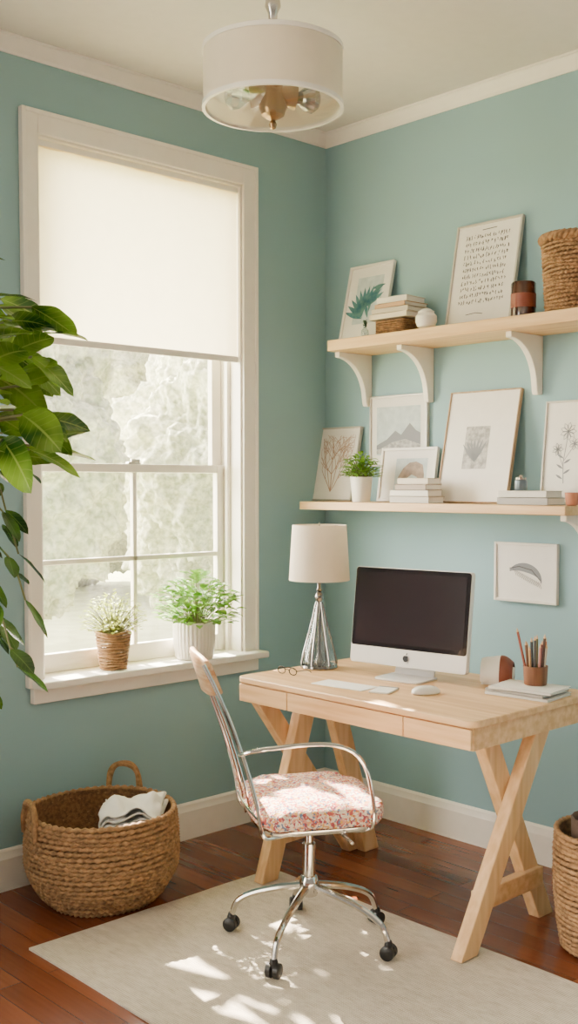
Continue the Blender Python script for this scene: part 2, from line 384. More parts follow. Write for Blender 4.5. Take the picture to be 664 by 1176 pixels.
# ------------------------------------------------------------------ outside
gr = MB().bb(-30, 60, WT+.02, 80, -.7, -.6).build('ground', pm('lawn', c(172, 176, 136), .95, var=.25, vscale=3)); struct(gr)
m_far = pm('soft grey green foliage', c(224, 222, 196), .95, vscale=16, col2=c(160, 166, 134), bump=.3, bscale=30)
def blob_tree(x, y, h, r, label):
    t = thing('garden_tree', label, 'tree', (x, y, -.6), group=None)
    MB().tube([(0, 0, 0), (.05, 0, h*.3), (0, .05, h*.6)], [.16, .12, .07], 10, sm=4).build('trunk', m_bark, t)
    bm = MB(); bmesh.ops.create_icosphere(bm.bm, subdivisions=7, radius=1)
    for v in bm.bm.verts:
        p = v.co.copy(); k = 1+.2*noise.noise(p*2.2+Vector((x, y, 0)))+.12*noise.noise(p*6+Vector((x, y, 3)))+.06*noise.noise(p*15)+.035*noise.noise(p*38)
        v.co = Vector((p.x*r*k, p.y*r*k, h*.51+p.z*h*.45*k))
    bm.build('crown', m_far, t, sharp=180)
blob_tree(2.0, 7.4, 4.8, 1.6, 'pale sunlit tree seen at the left side of the window')
blob_tree(6.4, 8.2, 4.4, 1.6, 'pale sunlit tree seen through the right edge of the window')
blob_tree(8.0, 15.0, 8.5, 3.7, 'broad distant tree seen through the middle of the window')
# leafy tree whose branches dapple the sunlight
SD = Vector((-.28, -1.45, -1.30)).normalized()
lt = thing('leafy_tree', 'leafy tree standing just outside the window above the blind', 'tree', (-1.3, 2.8, -.6))
MB().tube([(0, 0, 0), (.05, -.05, 1.6), (.15, -.2, 3.2), (.5, -.35, 3.9), (1.1, -.4, 4.2)], [.14, .11, .08, .035, .012], 10, sm=5).build('trunk', m_bark, lt)
lf = MB()
def clump(n, cx, cy, cz, rx, ry, rz, l0, l1):
    for i in range(n):
        ph = random.uniform(0, 2*PI); ct = random.uniform(-1, 1); rr = random.random()**.5
        p = Vector((cx+rx*rr*cos(ph)*(1-ct*ct)**.5, cy+ry*rr*sin(ph)*(1-ct*ct)**.5, cz+rz*rr*ct))
        d = Vector((random.uniform(-.4, .4), random.uniform(-1, 1), random.uniform(-1.0, .2)))
        lf.leaf(p, d, (random.uniform(-.5, .5), 0, 1), random.uniform(l0, l1), random.uniform(.07, .11), .2, 4)
clump(58, .66, -.4, 4.05, .9, .5, .5, .26, .42)
clump(150, 1.22, -.4, 4.34, .34, .3, .38, .16, .26)  # dense unseen clump added to block sun from the desk
lf.build('foliage', m_leafD, lt, flip=False)

# ------------------------------------------------------------------ rug
rx0, rx1, ry0, ry1 = -1.83, -.80, -2.5, -.515
rg = MB(); nx, ny = 40, 80; vv = []
for i in range(nx+1):
    row = []
    for j in range(ny+1):
        x = rx0+(rx1-rx0)*i/nx; y = ry0+(ry1-ry0)*j/ny
        e = .006*noise.noise(Vector((x*3, y*3, 0)))
        row.append(rg.bm.verts.new((x+e*(i in (0, nx)), y+e*(j in (0, ny)), .0075+.0012*noise.noise(Vector((x*9, y*9, 1))))))
    vv.append(row)
for i in range(nx):
    for j in range(ny): rg.bm.faces.new((vv[i][j], vv[i+1][j], vv[i+1][j+1], vv[i][j+1]))
ex = bmesh.ops.extrude_face_region(rg.bm, geom=list(rg.bm.faces))
for v in ex['geom']:
    if isinstance(v, bmesh.types.BMVert): v.co.z = .0006
tag(rg.build('area_rug', m_rug), 'large cream woven area rug lying under the office chair', 'rug')

# ------------------------------------------------------------------ desk
DT = .75
desk = thing('writing_desk', 'pale oak desk with three drawers and crossed trestle legs', 'desk', (0, 0, 0))
desk.location = (-.61, -1.02, 0)
dx, dy = .61, 1.02
def rrect(x0, x1, y0, y1, r, n=6):
    pts = []
    for (cx, cy, a0) in ((x1-r, y1-r, 0), (x0+r, y1-r, 90), (x0+r, y0+r, 180), (x1-r, y0+r, 270)):
        for i in range(n+1):
            a = R(a0+90*i/n); pts.append((cx+r*cos(a), cy+r*sin(a)))
    return pts
XF, XBk, YR, YL_ = -.95, -.27, -1.555, -.48
MB().prism([(x+dx, y+dy, DT-.022) for x, y in rrect(XF, XBk, YR, YL_, .035)], (0, 0, .022)).build('tabletop', m_oak, desk, bevel=.004)
MB().bb(XF+.016+dx, XBk-.01+dx, YR+.012+dy, YL_-.012+dy, DT-.092, DT-.0225).build('apron', m_oak, desk, bevel=.002)
for (ya, yb) in ((-.496, -.746), (-.75, -1.277), (-1.281, -1.541)):
    MB().bb(XF+.004+dx, XF+.0155+dx, ya+dy, yb+dy, DT-.089, DT-.026).build('drawer', m_oak, desk, bevel=.002)
def dleg(xt, xb, y, zt=DT-.09, zb=0., w=.082, th=.044):
    MB().prism([(xt-w/2+dx, y-th/2+dy, zt), (xt+w/2+dx, y-th/2+dy, zt), (xb+w/2+dx, y-th/2+dy, zb), (xb-w/2+dx, y-th/2+dy, zb)], (0, th, 0)).build('leg', m_oakz, desk, bevel=.004)
dleg(-.75, -.42, -1.445); dleg(-.52, -.905, -1.492, zb=.0095)
dleg(-.885, -.40, -.553); dleg(-.70, -.91, -.600, zb=.0095); dleg(-.575, -.36, -.60)
MB().bb(-.82+dx, -.47+dx, -1.485+dy, -1.452+dy, .12, .185).build('stretcher', m_oak, desk, bevel=.003)
MB().bb(-.87+dx, -.44+dx, -.593+dy, -.56+dy, .12, .185).build('stretcher', m_oak, desk, bevel=.003)

# ------------------------------------------------------------------ chair
CA = 30
ch = thing('office_chair', 'chrome swivel office chair with colourful patterned seat on castors', 'chair', (-1.172, -1.090, .0092), (0, 0, R(-CA)))
for wa in (203, 115, 55, 350, 290):
    a = R(wa+CA); u = Vector((cos(a), sin(a), 0)); q = Vector((-sin(a), cos(a), 0))
    lo = MB().tube([u*.015+ZZ*.185, u*.1+ZZ*.165, u*.19+ZZ*.135, u*.245+ZZ*.10, u*.266+ZZ*.05], [.013, .0115, .0105, .010, .009], 10, sm=5).build('leg', m_chrome, ch)
    k = MB()
    for sg in (-1, 1):
        cen = u*.268+ZZ*.0235+q*(sg*.012)
        k.tube([cen-q*.009, cen-q*.007, cen+q*.007, cen+q*.009], [.0195, .0225, .0225, .0195], 18)
    k.lathe([(.012, .03), (.014, .045), (.010, .058)], 12, u*.268)
    k.build('castor', m_black, lo)
MB().lathe([(.026, .155), (.030, .165), (.030, .20), (.026, .215), (.021, .22), (.021, .32), (.013, .325), (.013, .405)], 24).build('column', m_chrome, ch)
k = MB(); k.box(0, 0, .405, .17, .14, .012); k.tube([(.02, .0, .395), (.06, -.13, .392), (.07, -.24, .39)], .006, 8, sm=4); k.build('tilt_mechanism', m_chrome, ch, bevel=.002)
def superell(w, d, z, n=56, e=4.5, ox=0, oy=0):
    o = []
    for i in range(n):
        t = 2*PI*i/n; cx_, sy_ = cos(t), sin(t)
        o.append(Vector((ox+w/2*math.copysign(abs(cx_)**(2/e), cx_), oy+d/2*math.copysign(abs(sy_)**(2/e), sy_), z)))
    return o
SWX, SWY = .395, .425
MB().loft([superell(SWX-.03, SWY-.03, .408), superell(SWX-.02, SWY-.02, .412), superell(SWX-.02, SWY-.02, .424)]).build('seat_frame', m_chrome, ch, sharp=60)
rings = []
for s_, z in ((.93, .425), (.99, .430), (1.012, .441), (1.015, .457), (.99, .473), (.93, .484), (.80, .493), (.57, .499), (.3, .501), (.04, .501)):
    rg_ = superell(SWX*s_, SWY*s_, z, 110, 5)
    for p in rg_:
        nn = .009*noise.noise(p*13)+.007*noise.noise(p*34)
        p.z += nn; p.x *= 1+nn*1.5; p.y *= 1+nn*1.5
    rings.append(rg_)
MB().loft(rings).build('seat_cushion', m_seat, ch, sharp=80)
def bk(y, t):   # back curve, t 0..1 from seat to top
    return Vector((-.185-.035*t-.13*t*t-.012*sin(PI*t), y*(1-.30*t), .415+.50*t))
k = MB()
for sg in (-1, 1):
    k.tube([Vector((-.05, sg*.13, .405)), Vector((-.15, sg*.165, .40))]+[bk(sg*.178, t/6) for t in range(7)], .0064, 10, sm=4)
k.tube([bk(.178, .08), bk(0, .08)+Vector((-.01, 0, 0)), bk(-.178, .08)], .0055, 8, sm=4)
k.build('back_frame', m_chrome, ch)
for yy in (-.05, .05):
    MB().tube([bk(yy, t/6)+Vector((-.006, 0, 0)) for t in range(0, 7)], .0036, 8, sm=3).build('back_rod', m_chrome, ch)
rails = []
for i in range(13):
    y = -.128+.256*i/12; bow = -.02*(1-(y/.128)**2)
    th = .012; hh = .066*(1-.25*abs(y/.128)**3)
    cx_ = -.322+bow; rails.append([Vector((cx_+q_*th-pp*.02, y, .876+pp*hh)) for (q_, pp) in ((-1, -.9), (-.5, -1), (.5, -1), (1, -.9), (1, .8), (.5, 1), (-.5, 1), (-1, .8))])
MB().loft(rails).build('top_rail', wood('worn honey wood', c(184, 132, 86), c(222, 196, 162), 1, sc=1.4), ch, bevel=.003)
for sg in (-1,):
    MB().tube([(-.250, sg*.150, .648), (-.2, sg*.186, .668), (-.05, sg*.214, .684), (.03, sg*.216, .676), (.09, sg*.216, .645), (.128, sg*.213, .575), (.145, sg*.21, .45), (.12, sg*.18, .407), (.0, sg*.12, .403)], .0062, 10, sm=6).build('armrest', m_chrome, ch)

# ------------------------------------------------------------------ baskets
def coil(mb, prof, n, tr, seg=150, k=42, sq=.9, amp=.22, ph=1.9):
    """rows of twisted rope following prof(t)->(r,z)"""
    for i in range(n):
        r, z = prof(i/(n-1)); rings = []
        for j in range(seg):
            a = 2*PI*j/seg; m_ = abs(sin(k*a/2+i*ph)); t_ = tr*(1-amp+amp*1.4*m_)
            jit = .002*noise.noise(Vector((a*3, i*.7, 0)))
            rings.append([Vector(((r+jit+t_*cos(b))*cos(a), (r+jit+t_*cos(b))*sin(a), z+t_*sq*sin(b)+.0025*sin(a*3+i))) for b in [2*PI*q/6 for q in range(6)]])
        mb.loft(rings, loop=True)
BX, BY = -1.416, -.304
bs = thing('storage_basket', 'large round seagrass basket with two loop handles below the window', 'basket', (BX, BY, .001))
def bprof(t):
    q = min(1, t/.5); return (.184+.077*(1-(1-q)**2.0)-.010*max(0, (t-.6)/.4)**1.5, .011+.306*t)
k = MB(); coil(k, bprof, 20, .0103, 230, 58, amp=.5)
k.lathe([(.0, .006), (.178, .006), (.182, .012)], 48); k.build('basket_body', m_wick, bs, sharp=70)
k = MB(); k.lathe([(.174, .02)]+[(bprof(t/8)[0]-.011, bprof(t/8)[1]) for t in range(9)], 48, cap1=False); k.build('lining', m_wick2, bs)
for an, zt2 in ((168, .37), (38, .405)):
    a = R(an); u = Vector((cos(a), sin(a), 0)); q = Vector((-sin(a), cos(a), 0)); rr = bprof(1)[0]
    pts = [u*(rr+.008)+q*(.06*s1)+ZZ*z for s1, z in ((-1, .26), (-1, .31), (-.85, zt2-.03), (-.4, zt2), (.4, zt2), (.85, zt2-.03), (1, .31), (1, .26))]
    k = MB(); k.tube(pts, [.010, .013]*4, 8, sm=6); k.build('handle', m_wick, bs)
# folded cloth: a serpentine strip, crumpled
path = []; wd_, lz = .098, .024
for L_ in range(4):
    xs = [-wd_+2*wd_*i/16 for i in range(17)]
    if L_ % 2: xs = xs[::-1]
    for x in xs: path.append((x, L_*lz))
    if L_ < 3:
        sx_ = 1 if L_ % 2 == 0 else -1
        for i in range(1, 5): path.append((sx_*(wd_+lz/2*sin(PI*i/5)), L_*lz+lz*(1-cos(PI*i/5))/2))
tw = MB(); vv = []; nj = 34
for (x, z) in path:
    row = []
    for j in range(nj+1):
        y = -.088+.176*j/nj; p = Vector((x*12, y*12, z*2))
        n1 = noise.noise(p+Vector((3, 1, 0))); n2 = noise.noise(p*2.4)
        row.append(tw.bm.verts.new((x*(1+.14*n1)+.010*n2, y*(1+.14*n2), z+.022*n1+.016*n2+.4*z*n1-1.8*(x*x+y*y)*(z/.07))))
    vv.append(row)
for i in range(len(path)-1):
    for j in range(nj): tw.bm.faces.new((vv[i][j], vv[i+1][j], vv[i+1][j+1], vv[i][j+1]))
tag(tw.build('folded_towel', m_cloth, sharp=80, loc=(BX+.074, BY-.076, .274), rot=(R(5), R(-8), R(-44)), solid=.005), 'crumpled white cloth lying inside the large seagrass basket', 'towel')
# floor basket right
sb = thing('wicker_basket', 'tall round wicker basket on the floor at the right of the desk', 'basket', (-.51, -1.745, .001))
def sprof(t): return (.135+.022*t+.012*sin(PI*t), .012+.36*t)
k = MB(); coil(k, sprof, 23, .0092, 120, 44, amp=.4); k.lathe([(0, .006), (.13, .006), (.13, .014)], 40); k.build('basket_body', m_wick, sb, sharp=70)
MB().lathe([(.12, .02)]+[(sprof(t/6)[0]-.01, sprof(t/6)[1]) for t in range(7)], 40, cap1=False).build('lining', m_wick2, sb)
rp_ = thing('rolled_blanket', 'dark rolled blanket sticking out of the tall wicker basket', 'blanket', (-.52, -1.73, .03))
k = MB(); sp_ = []
for i in range(60):
    a = i*.42; r_ = .012+.0016*i; sp_.append((r_*cos(a), r_*sin(a)))
rows = [[k.bm.verts.new((x, y, z)) for x, y in sp_] for z in (0, .12, .25, .385)]
for i in range(3):
    for j in range(59): k.bm.faces.new((rows[i][j], rows[i][j+1], rows[i+1][j+1], rows[i+1][j]))
k.build('cloth_roll', pm('dark wool', c(96, 78, 66), .95, bump=.6), rp_, solid=.006, sharp=80)

# ------------------------------------------------------------------ ceiling lamp
cl = thing('ceiling_lamp', 'white drum ceiling lamp hanging on a short rod', 'lamp', (-1.275, -1.038, HC))
MB().lathe([(.065, -.0005), (.065, -.012), (.05, -.026), (.015, -.03)], 32).build('canopy', m_silver, cl)
MB().tube([(0, 0, -.03), (0, 0, -.42)], .008, 12).build('rod', m_silver, cl)
MB().lathe([(.010, -.105), (.022, -.112), (.024, -.13), (.014, -.15), (.012, -.185), (.024, -.20), (.03, -.235)], 20).build('rod_collar', m_silver, cl)
RS = .208; zt, zb = -.262, -.425
MB().lathe([(RS-.002, zb), (RS, zb), (RS, zt), (RS-.002, zt), (RS-.002, zb)], 72, cap0=False, cap1=False).build('shade', m_shade, cl)
for z_ in (zb, zt):
    MB().lathe([(RS-.006, z_-.006), (RS+.004, z_-.006), (RS+.004, z_+.007), (RS-.006, z_+.007), (RS-.006, z_-.006)], 72, cap0=False, cap1=False).build('trim_ring', m_white, cl)
MB().lathe([(RS-.007, zb), (.17, zb-.012), (.12, zb-.022), (.06, zb-.029), (.012, zb-.031)], 64, cap0=False, cap1=False).build('glass_bowl', clear_mat('hazy clear glass', (.95, .95, .93, 1), .13, .05), cl)
k = MB()
for a in (0, 120, 240): k.tube([(0, 0, zt+.0), (cos(R(a))*RS, sin(R(a))*RS, zt)], .003, 6)
k.build('spider', m_silver, cl)
ZL = -.392
for a in (138, 330):
    u = Vector((cos(R(a)), sin(R(a)), 0))
    so = MB().tube([u*.0+ZZ*ZL, u*.03+ZZ*(ZL+.004), u*.07+ZZ*ZL], [.022, .028, .036], 14).build('socket', m_bronze, cl)
    MB().tube([u*.070+ZZ*ZL, u*.08+ZZ*ZL, u*.10+ZZ*ZL, u*.122+ZZ*ZL, u*.14+ZZ*ZL, u*.146+ZZ*ZL], [.013, .020, .036, .040, .026, .004], 16, sm=3).build('bulb', m_dsilver, so)
MB().lathe([(.002, -.490), (.009, -.486), (.012, -.474), (.007, -.464), (.034, -.448), (.042, -.425), (.034, -.39), (.026, -.33), (.01, -.31)], 24).build('finial', m_bronze, cl)

# ------------------------------------------------------------------ shelves
US = 2.05; LS = 1.375; SDp = -.25
def bracket(y, z, par, name='bracket', sx=.205, sz=.22):
    pts = [(-.0005, z), (-sx, z), (-sx, z-.022)]
    for i in range(1, 11):
        a = PI/2*i/11; pts.append((-sx+(sx-.040)*sin(a), z-.022-(sz-.05)*(1-cos(a))))
    pts += [(-.036, z-sz+.012), (-.030, z-sz), (-.0005, z-sz)]
    MB().prism([(a, -.013, b) for a, b in pts], (0, .026, 0)).build(name, m_trim, par, bevel=.003, loc=(0, y, 0))
us_ = thing('wall_shelf', 'upper pale wood wall shelf held by three curved white brackets', 'shelf', (0, 0, US-.045))
ys = onx(376, 390, SDp).y
MB().bb(SDp, -.0005, -1.95, ys, .0, .045).build('board', m_shelf, us_, bevel=.003)
for px in (427, 498, 623, 760): bracket(onx(px, 430, 0).y+.010, 0, us_)
ls_ = thing('wall_shelf', 'lower pale wood wall shelf just above the computer', 'shelf', (0, 0, LS-.034))
yl0 = min(-.022, onx(344, 577, SDp).y)
MB().bb(SDp, -.0005, -1.41, yl0, .0, .034).build('board', m_shelf, ls_, bevel=.003)
bracket(-1.375, 0, ls_)

# ------------------------------------------------------------------ picture frames
def pframe(name, label, bl_, br_, tl_, z0, alpha, fm, art, fw=.012, fd=.018, wallx=0, cat='picture frame', group=None, hang=False, pap=None):
    al = R(alpha); h = .3
    for _ in range(6):
        xb = wallx-(fd*cos(al)+h*sin(al))-.0015
        yl = onx(bl_[0], bl_[1], xb).y; yr = onx(br_[0], br_[1], xb).y
        zt_ = onx(tl_[0], tl_[1], xb+h*sin(al)).z
        h = (zt_-z0-fd*sin(al))/cos(al)
    wd = yl-yr
    rt = thing(name, label, cat, (xb, (yl+yr)/2, z0+fd*sin(al)+.0005), (-al, 0, R(-90)), group)
    k = MB(); k.bb(-wd/2, -wd/2+fw, 0, fd, 0, h); k.bb(wd/2-fw, wd/2, 0, fd, 0, h); k.bb(-wd/2+fw, wd/2-fw, 0, fd, 0, fw); k.bb(-wd/2+fw, wd/2-fw, 0, fd, h-fw, h)
    k.build('frame', fm, rt, bevel=.0015)
    MB().bb(-wd/2+fw*.8, wd/2-fw*.8, .007, fd-.003, fw*.8, h-fw*.8).build('mat_board', pap or m_paper, rt)
    art(rt, wd, h); return rt, wd, h, xb, (yl+yr)/2
YA = .0062
def rectp(rt, x0, x1, z0, z1, m, name='print', y=YA): MB().face([(x0, y, z0), (x1, y, z0), (x1, y, z1), (x0, y, z1)]).build(name, m, rt, smooth=False, flip=False)
def leaf2(mb, x, z, a, L, W, y):
    pts = []; n = 8
    for i in range(n+1): pts.append((L*i/n, W/2*sin(PI*i/n)))
    for i in range(n-1, 0, -1): pts.append((L*i/n, -W/2*sin(PI*i/n)))
    mb.face([(x+p*cos(a)-q*sin(a), y, z+p*sin(a)+q*cos(a)) for p, q in pts])
def artA(rt, w, h):
    rectp(rt, -w*.27, w*.32, h*.24, h*.84, m_pale)
    k = MB(); cx_, cz_ = w*.0, h*.30
    for i in range(11): leaf2(k, cx_-.01, cz_+.01*i*.5, R(160-13*i), h*.34, .022, YA-.0004)
    for i in range(6): leaf2(k, cx_+.02, cz_+.026*i, R(110-20*i), h*.22, .017, YA-.0006)
    k.build('leaf_drawing', m_blueg, rt, flip=False)
def artB(rt, w, h):
    k = MB(); rnd = random.Random(3); z = h*.87
    k.ribbon([(-w*.1, h*.93), (w*.12, h*.935)], .003, YA)
    while z > h*.2:
        x = -w*.34
        while x < w*.32:
            L = rnd.uniform(.006, .011)
            for s_ in range(2):
                pts = [(x+L*rnd.uniform(0, 1), z+rnd.uniform(-.0095, .0095)) for i in range(3)]
                k.ribbon(pts, .0026, YA-.00005*s_)
            x += L+rnd.choice([.003, .003, .007])
        z -= h*.062
    k.ribbon([(-w*.2, h*.13), (-w*.05, h*.14), (w*.06, h*.125)], .0025, YA)
    k.build('handwriting', m_ink, rt, flip=False)
def artC(rt, w, h):
    k = MB(); rnd = random.Random(5)
    def br(x, z, a, L, wd, dep):
        x2, z2 = x+L*cos(a), z+L*sin(a); xm, zm = (x+x2)/2+rnd.uniform(-.004, .004), (z+z2)/2
        if not (-w*.4 < x2 < w*.4 and h*.08 < z2 < h*.9): return
        k.ribbon([(x, z), (xm, zm), (x2, z2)], wd, YA-.0001*dep)
        if dep < 5:
            for s_ in (-1, 0, 1) if dep < 3 else (-1, 1): br(x2, z2, a+s_*rnd.uniform(.3, .75), L*.8, wd*.8, dep+1)
    for aa, LL, dp in ((95, .24, 0), (60, .2, 1), (125, .2, 1), (80, .3, 1), (110, .3, 1)): br(-w*.05, h*.12, R(aa), h*LL, .0045-.001*dp, dp)
    k.build('coral_drawing', m_rust, rt, flip=False)
def artD(rt, w, h):
    rectp(rt, -w*.38, w*.38, h*.16, h*.84, m_pale)
    k = MB(); y = YA-.0003
    k.face([(-w*.38, y, h*.3), (-w*.2, y, h*.38), (-w*.05, y, h*.5), (w*.05, y, h*.44), (w*.2, y, h*.6), (w*.3, y, h*.5), (w*.38, y, h*.46), (w*.38, y, h*.26), (-w*.38, y, h*.24)])
    k.build('mountain_drawing', m_grey, rt, flip=False)
    k = MB(); y = YA-.0006; k.face([(-w*.38, y, h*.22), (-w*.1, y, h*.34), (w*.12, y, h*.38), (w*.38, y, h*.3), (w*.38, y, h*.18), (-w*.38, y, h*.18)])
    k.build('hill_drawing', m_gprint, rt, flip=False)
def artE(rt, w, h):
    rectp(rt, -w*.22, w*.34, h*.2, h*.8, m_pale)
    k = MB(); y = YA-.0004; pts = [(-w*.18, y, h*.2)]
    for x_, z_ in ((-.16, .45), (-.08, .62), (.02, .72), (.14, .74), (.26, .68), (.3, .5), (.3, .2), (.2, .2), (.18, .45), (.08, .5), (-.02, .42), (-.04, .2)): pts.append((w*x_, y, h*z_))
    k.face(pts); k.build('arch_print', m_brown, rt, flip=False)
    rectp(rt, -w*.04, w*.2, h*.2, h*.42, m_gprint, 'print', YA-.0003)
def artF(rt, w, h):
    rectp(rt, -w*.2, w*.14, h*.3, h*.68, m_gprint)
    k = MB()
    for i in range(7): leaf2(k, -w*.03, h*.36, R(60+12*i), h*.22, .012, YA-.0004)
    k.build('vase_drawing', m_grey, rt, flip=False)
def flower(k, x, z, r, y, n=7):
    for i in range(n):
        a = 2*PI*i/n
        p1 = (x+r*.7*cos(a-.3), z+r*.7*sin(a-.3)); p2 = (x+r*cos(a), z+r*sin(a)); p3 = (x+r*.7*cos(a+.3), z+r*.7*sin(a+.3))
        k.ribbon([(x, z), p1, p2, p3, (x, z)], .0022, y)
def artG(rt, w, h):
    k = MB(); x0 = -w*.02
    k.ribbon([(x0, h*.2), (x0-.006, h*.4), (x0+.008, h*.68)], .0026, YA); k.ribbon([(x0-.005, h*.36), (x0-.03, h*.5)], .002, YA); k.ribbon([(x0-.003, h*.42), (x0+.035, h*.56)], .002, YA)
    flower(k, x0+.008, h*.7, .034, YA-.0003, 9); flower(k, x0-.032, h*.53, .024, YA-.0003); flower(k, x0+.038, h*.58, .024, YA-.0003)
    for i in range(5): leaf2(k, x0-.004, h*(.24+.05*i), R(30 if i % 2 else 150), .035, .008, YA-.0005)
    k.build('flower_drawing', m_grey, rt, flip=False)
def artH(rt, w, h):
    k = MB(); pts = []; ws = []
    for i in range(19):
        t = i/18; a = R(150-150*t)
        pts.append((-w*.02+w*.27*cos(a)*1.0, h*.42+h*.2*sin(a)-h*.08*t)); ws.append(.003+.032*sin(PI*min(1, t*.95+.05))**1.3)
    k.ribbon(pts, ws, YA)
    k.build('feather_drawing', m_grey, rt, flip=False)
    kk = MB()
    for i in range(14):
        t = i/13; x, z = -w*.2+w*.4*t, h*(.56-.2*t); kk.ribbon([(x, z), (x+.01, z-.012), (x+.016, z-.026)], .0014, YA-.0004)
    kk.ribbon([(-w*.26, h*.56), (-w*.1, h*.6), (w*.1, h*.55), (w*.24, h*.38)], .0028, YA-.0006); kk.build('feather_quill', m_ink, rt, flip=False)
SH = 'framed pictures on the shelves'
pframe('picture_frame', 'white framed blue and green leaf print on the upper shelf', (388, 384), (438, 380), (396, 309), US, 13, m_fwhite, artA, group=SH)
pframe('picture_frame', 'tall framed sheet of handwriting on the upper shelf', (510, 370), (585, 364), (518, 263), US, 11, m_fgrey, artB, fw=.008, group=SH)
pframe('picture_frame', 'framed rust coloured coral drawing at left end of lower shelf', (356, 575), (402, 575), (363, 492), LS, 12, m_fgrey, artC, fw=.006, group=SH)
pframe('picture_frame', 'white framed faint brown arch print behind the book stack', (432, 574), (496, 574), (435, 515), LS, 9, m_fwhite, artE, group=SH, wallx=-.022)
pframe('picture_frame', 'large picture with thin tan frame and small grey print', (500, 575), (581, 576), (506, 452), LS, 12, m_fwood, artF, fw=.005, group=SH)
pframe('picture_frame', 'framed grey line drawing of flowers at right end of lower shelf', (619, 577), (672, 578), (617, 462), LS, 6, m_fgrey, artG, fw=.007, group=SH)
pframe('picture_frame', 'framed mountain landscape hung on the wall above the arch print', (424, 536), (490, 538), (424, 456), onx(424, 536, -.02).z, 0, m_fgrey, artD, fw=.009)
pframe('picture_frame', 'small square framed grey feather drawing hung below the lower shelf', (567, 689), (639, 695), (567, 622), onx(567, 689, -.02).z, 0, m_fwhite, artH, fw=.010)

# ------------------------------------------------------------------ books and small things on shelves
def book(label, w, d, t, loc, rz, col, group, name='book'):
    rt = thing(name, label, 'book', loc, (0, 0, R(rz)), group)
    m = pm('book cover', col, .55)
    k = MB(); k.bb(-w/2, w/2, -d/2, d/2, 0, .0025); k.bb(-w/2, w/2, -d/2, d/2, t-.0025, t); k.bb(-w/2, w/2, -d/2, -d/2+.003, 0, t)
    k.build('cover', m, rt, bevel=.001)
    MB().bb(-w/2+.004, w/2-.004, -d/2+.003, d/2-.005, .0026, t-.0026).build('pages', m_paper, rt)
    return rt
# upper stack on a little rattan box
yb_ = onx(461, 370, -.115).y
rb = thing('rattan_box', 'small brown rattan box under the books on upper shelf', 'box', (-.125, yb_, US+.0006), (0, 0, R(-90)))
k = MB()
for i in range(7):
    z = .005+i*.0085
    k.tube([(x, y, z) for x, y in rrect(-.075, .075, -.065, .065, .012, 3)], .0046, 6, closed=True)
k.build('box_body', m_wick2, rb, sharp=70)
MB().bb(-.07, .07, -.06, .06, .0, .056).build('box_lining', m_leather, rb)
z_ = US+.0665
G1 = 'books on the rattan box'
for lab, w, d, t, col, off, rz in (('cream book lying directly on the rattan box', .20, .15, .022, c(222, 208, 188), 0, 0),
        ('grey book second from bottom of the upper shelf stack', .185, .145, .020, c(196, 184, 168), -.004, 3),
        ('tan book third from bottom of the upper shelf stack', .165, .14, .018, c(186, 148, 112), -.008, -2),
        ('white book on top of the upper shelf stack', .15, .13, .024, c(226, 220, 208), -.008, 4)):
    book(lab, w, d, t, (-.125, yb_+off, z_), -90+rz, col, G1); z_ += t+.0008
# glass bud vase with sprig
p = onx(424, 380, -.19)
vs = thing('bud_vase', 'tiny glass bud vase with green sprig beside the rattan box', 'vase', (-.215, p.y, US+.0006))
MB().lathe([(.013, 0), (.016, .01), (.015, .025), (.007, .036), (.008, .045)], 20, cap1=False).build('glass', clear_mat('bluish clear glass', (.75, .85, .85, 1)), vs)
k = MB()
for i in range(18):
    a = random.uniform(0, 2*PI); zz = random.uniform(.035, .062); k.leaf((0, 0, zz), (cos(a)*.6, sin(a)*.6, .9), (0, 0, 1), .02, .012, .2, 4)
k.build('sprig', m_leafT, vs, flip=False)
# white round pot
p = onx(492, 374, -.20)
wp = thing('small_jar', 'small round white ceramic jar in front of the upper shelf books', 'jar', (-.213, p.y, US+.0006))
MB().lathe([(.02, 0), (.034, .008), (.042, .028), (.041, .048), (.03, .06), (.032, .066), (.028, .066), (.026, .06)], 32).build('jar_body', m_white, wp)
MB().lathe([(.029, .0665), (.02, .074), (.008, .079), (.0, .08)], 28).build('lid', m_white, wp)
# amber candle jar
p = onx(601, 362, -.17)
cj = thing('candle_jar', 'dark amber glass candle jar beside the tall handwriting frame', 'candle', (-.17, p.y, US+.0006))
MB().lathe([(.040, 0), (.045, .004), (.045, .122), (.041, .128), (.039, .128), (.039, .094)], 36, cap1=False).build('jar_body', m_amber, cj)
MB().lathe([(.0, .099), (.038, .099), (.038, .094)], 28).build('wax', m_terra, cj)
MB().lathe([(.0457, .035), (.0457, .085)], 36, cap0=False, cap1=False).build('paper_band', m_leather, cj)
# upper basket
p = onx(660, 355, -.13)
ub = thing('woven_basket', 'brown woven basket standing at right end of upper shelf', 'basket', (-.13, p.y, US+.001))
def uprof(t): return (.096+.016*t, .01+.235*t)
k = MB(); coil(k, uprof, 19, .0072, 200, 44, amp=.45); k.lathe([(0, .004), (.092, .004), (.092, .01)], 30); k.build('basket_body', m_wick, ub, sharp=70)
MB().lathe([(.084, .015)]+[(uprof(t/5)[0]-.006, uprof(t/5)[1]) for t in range(6)], 30, cap1=False).build('lining', m_wick2, ub)
k = MB()
for q in range(2): k.tube([((.113+.008*cos(i*PI/4+q*PI))*cos(2*PI*i/160), (.113+.008*cos(i*PI/4+q*PI))*sin(2*PI*i/160), .256+.009*sin(i*PI/4+q*PI)) for i in range(160)], .0095, 6, closed=True)
k.build('rim', m_wick, ub, sharp=70)
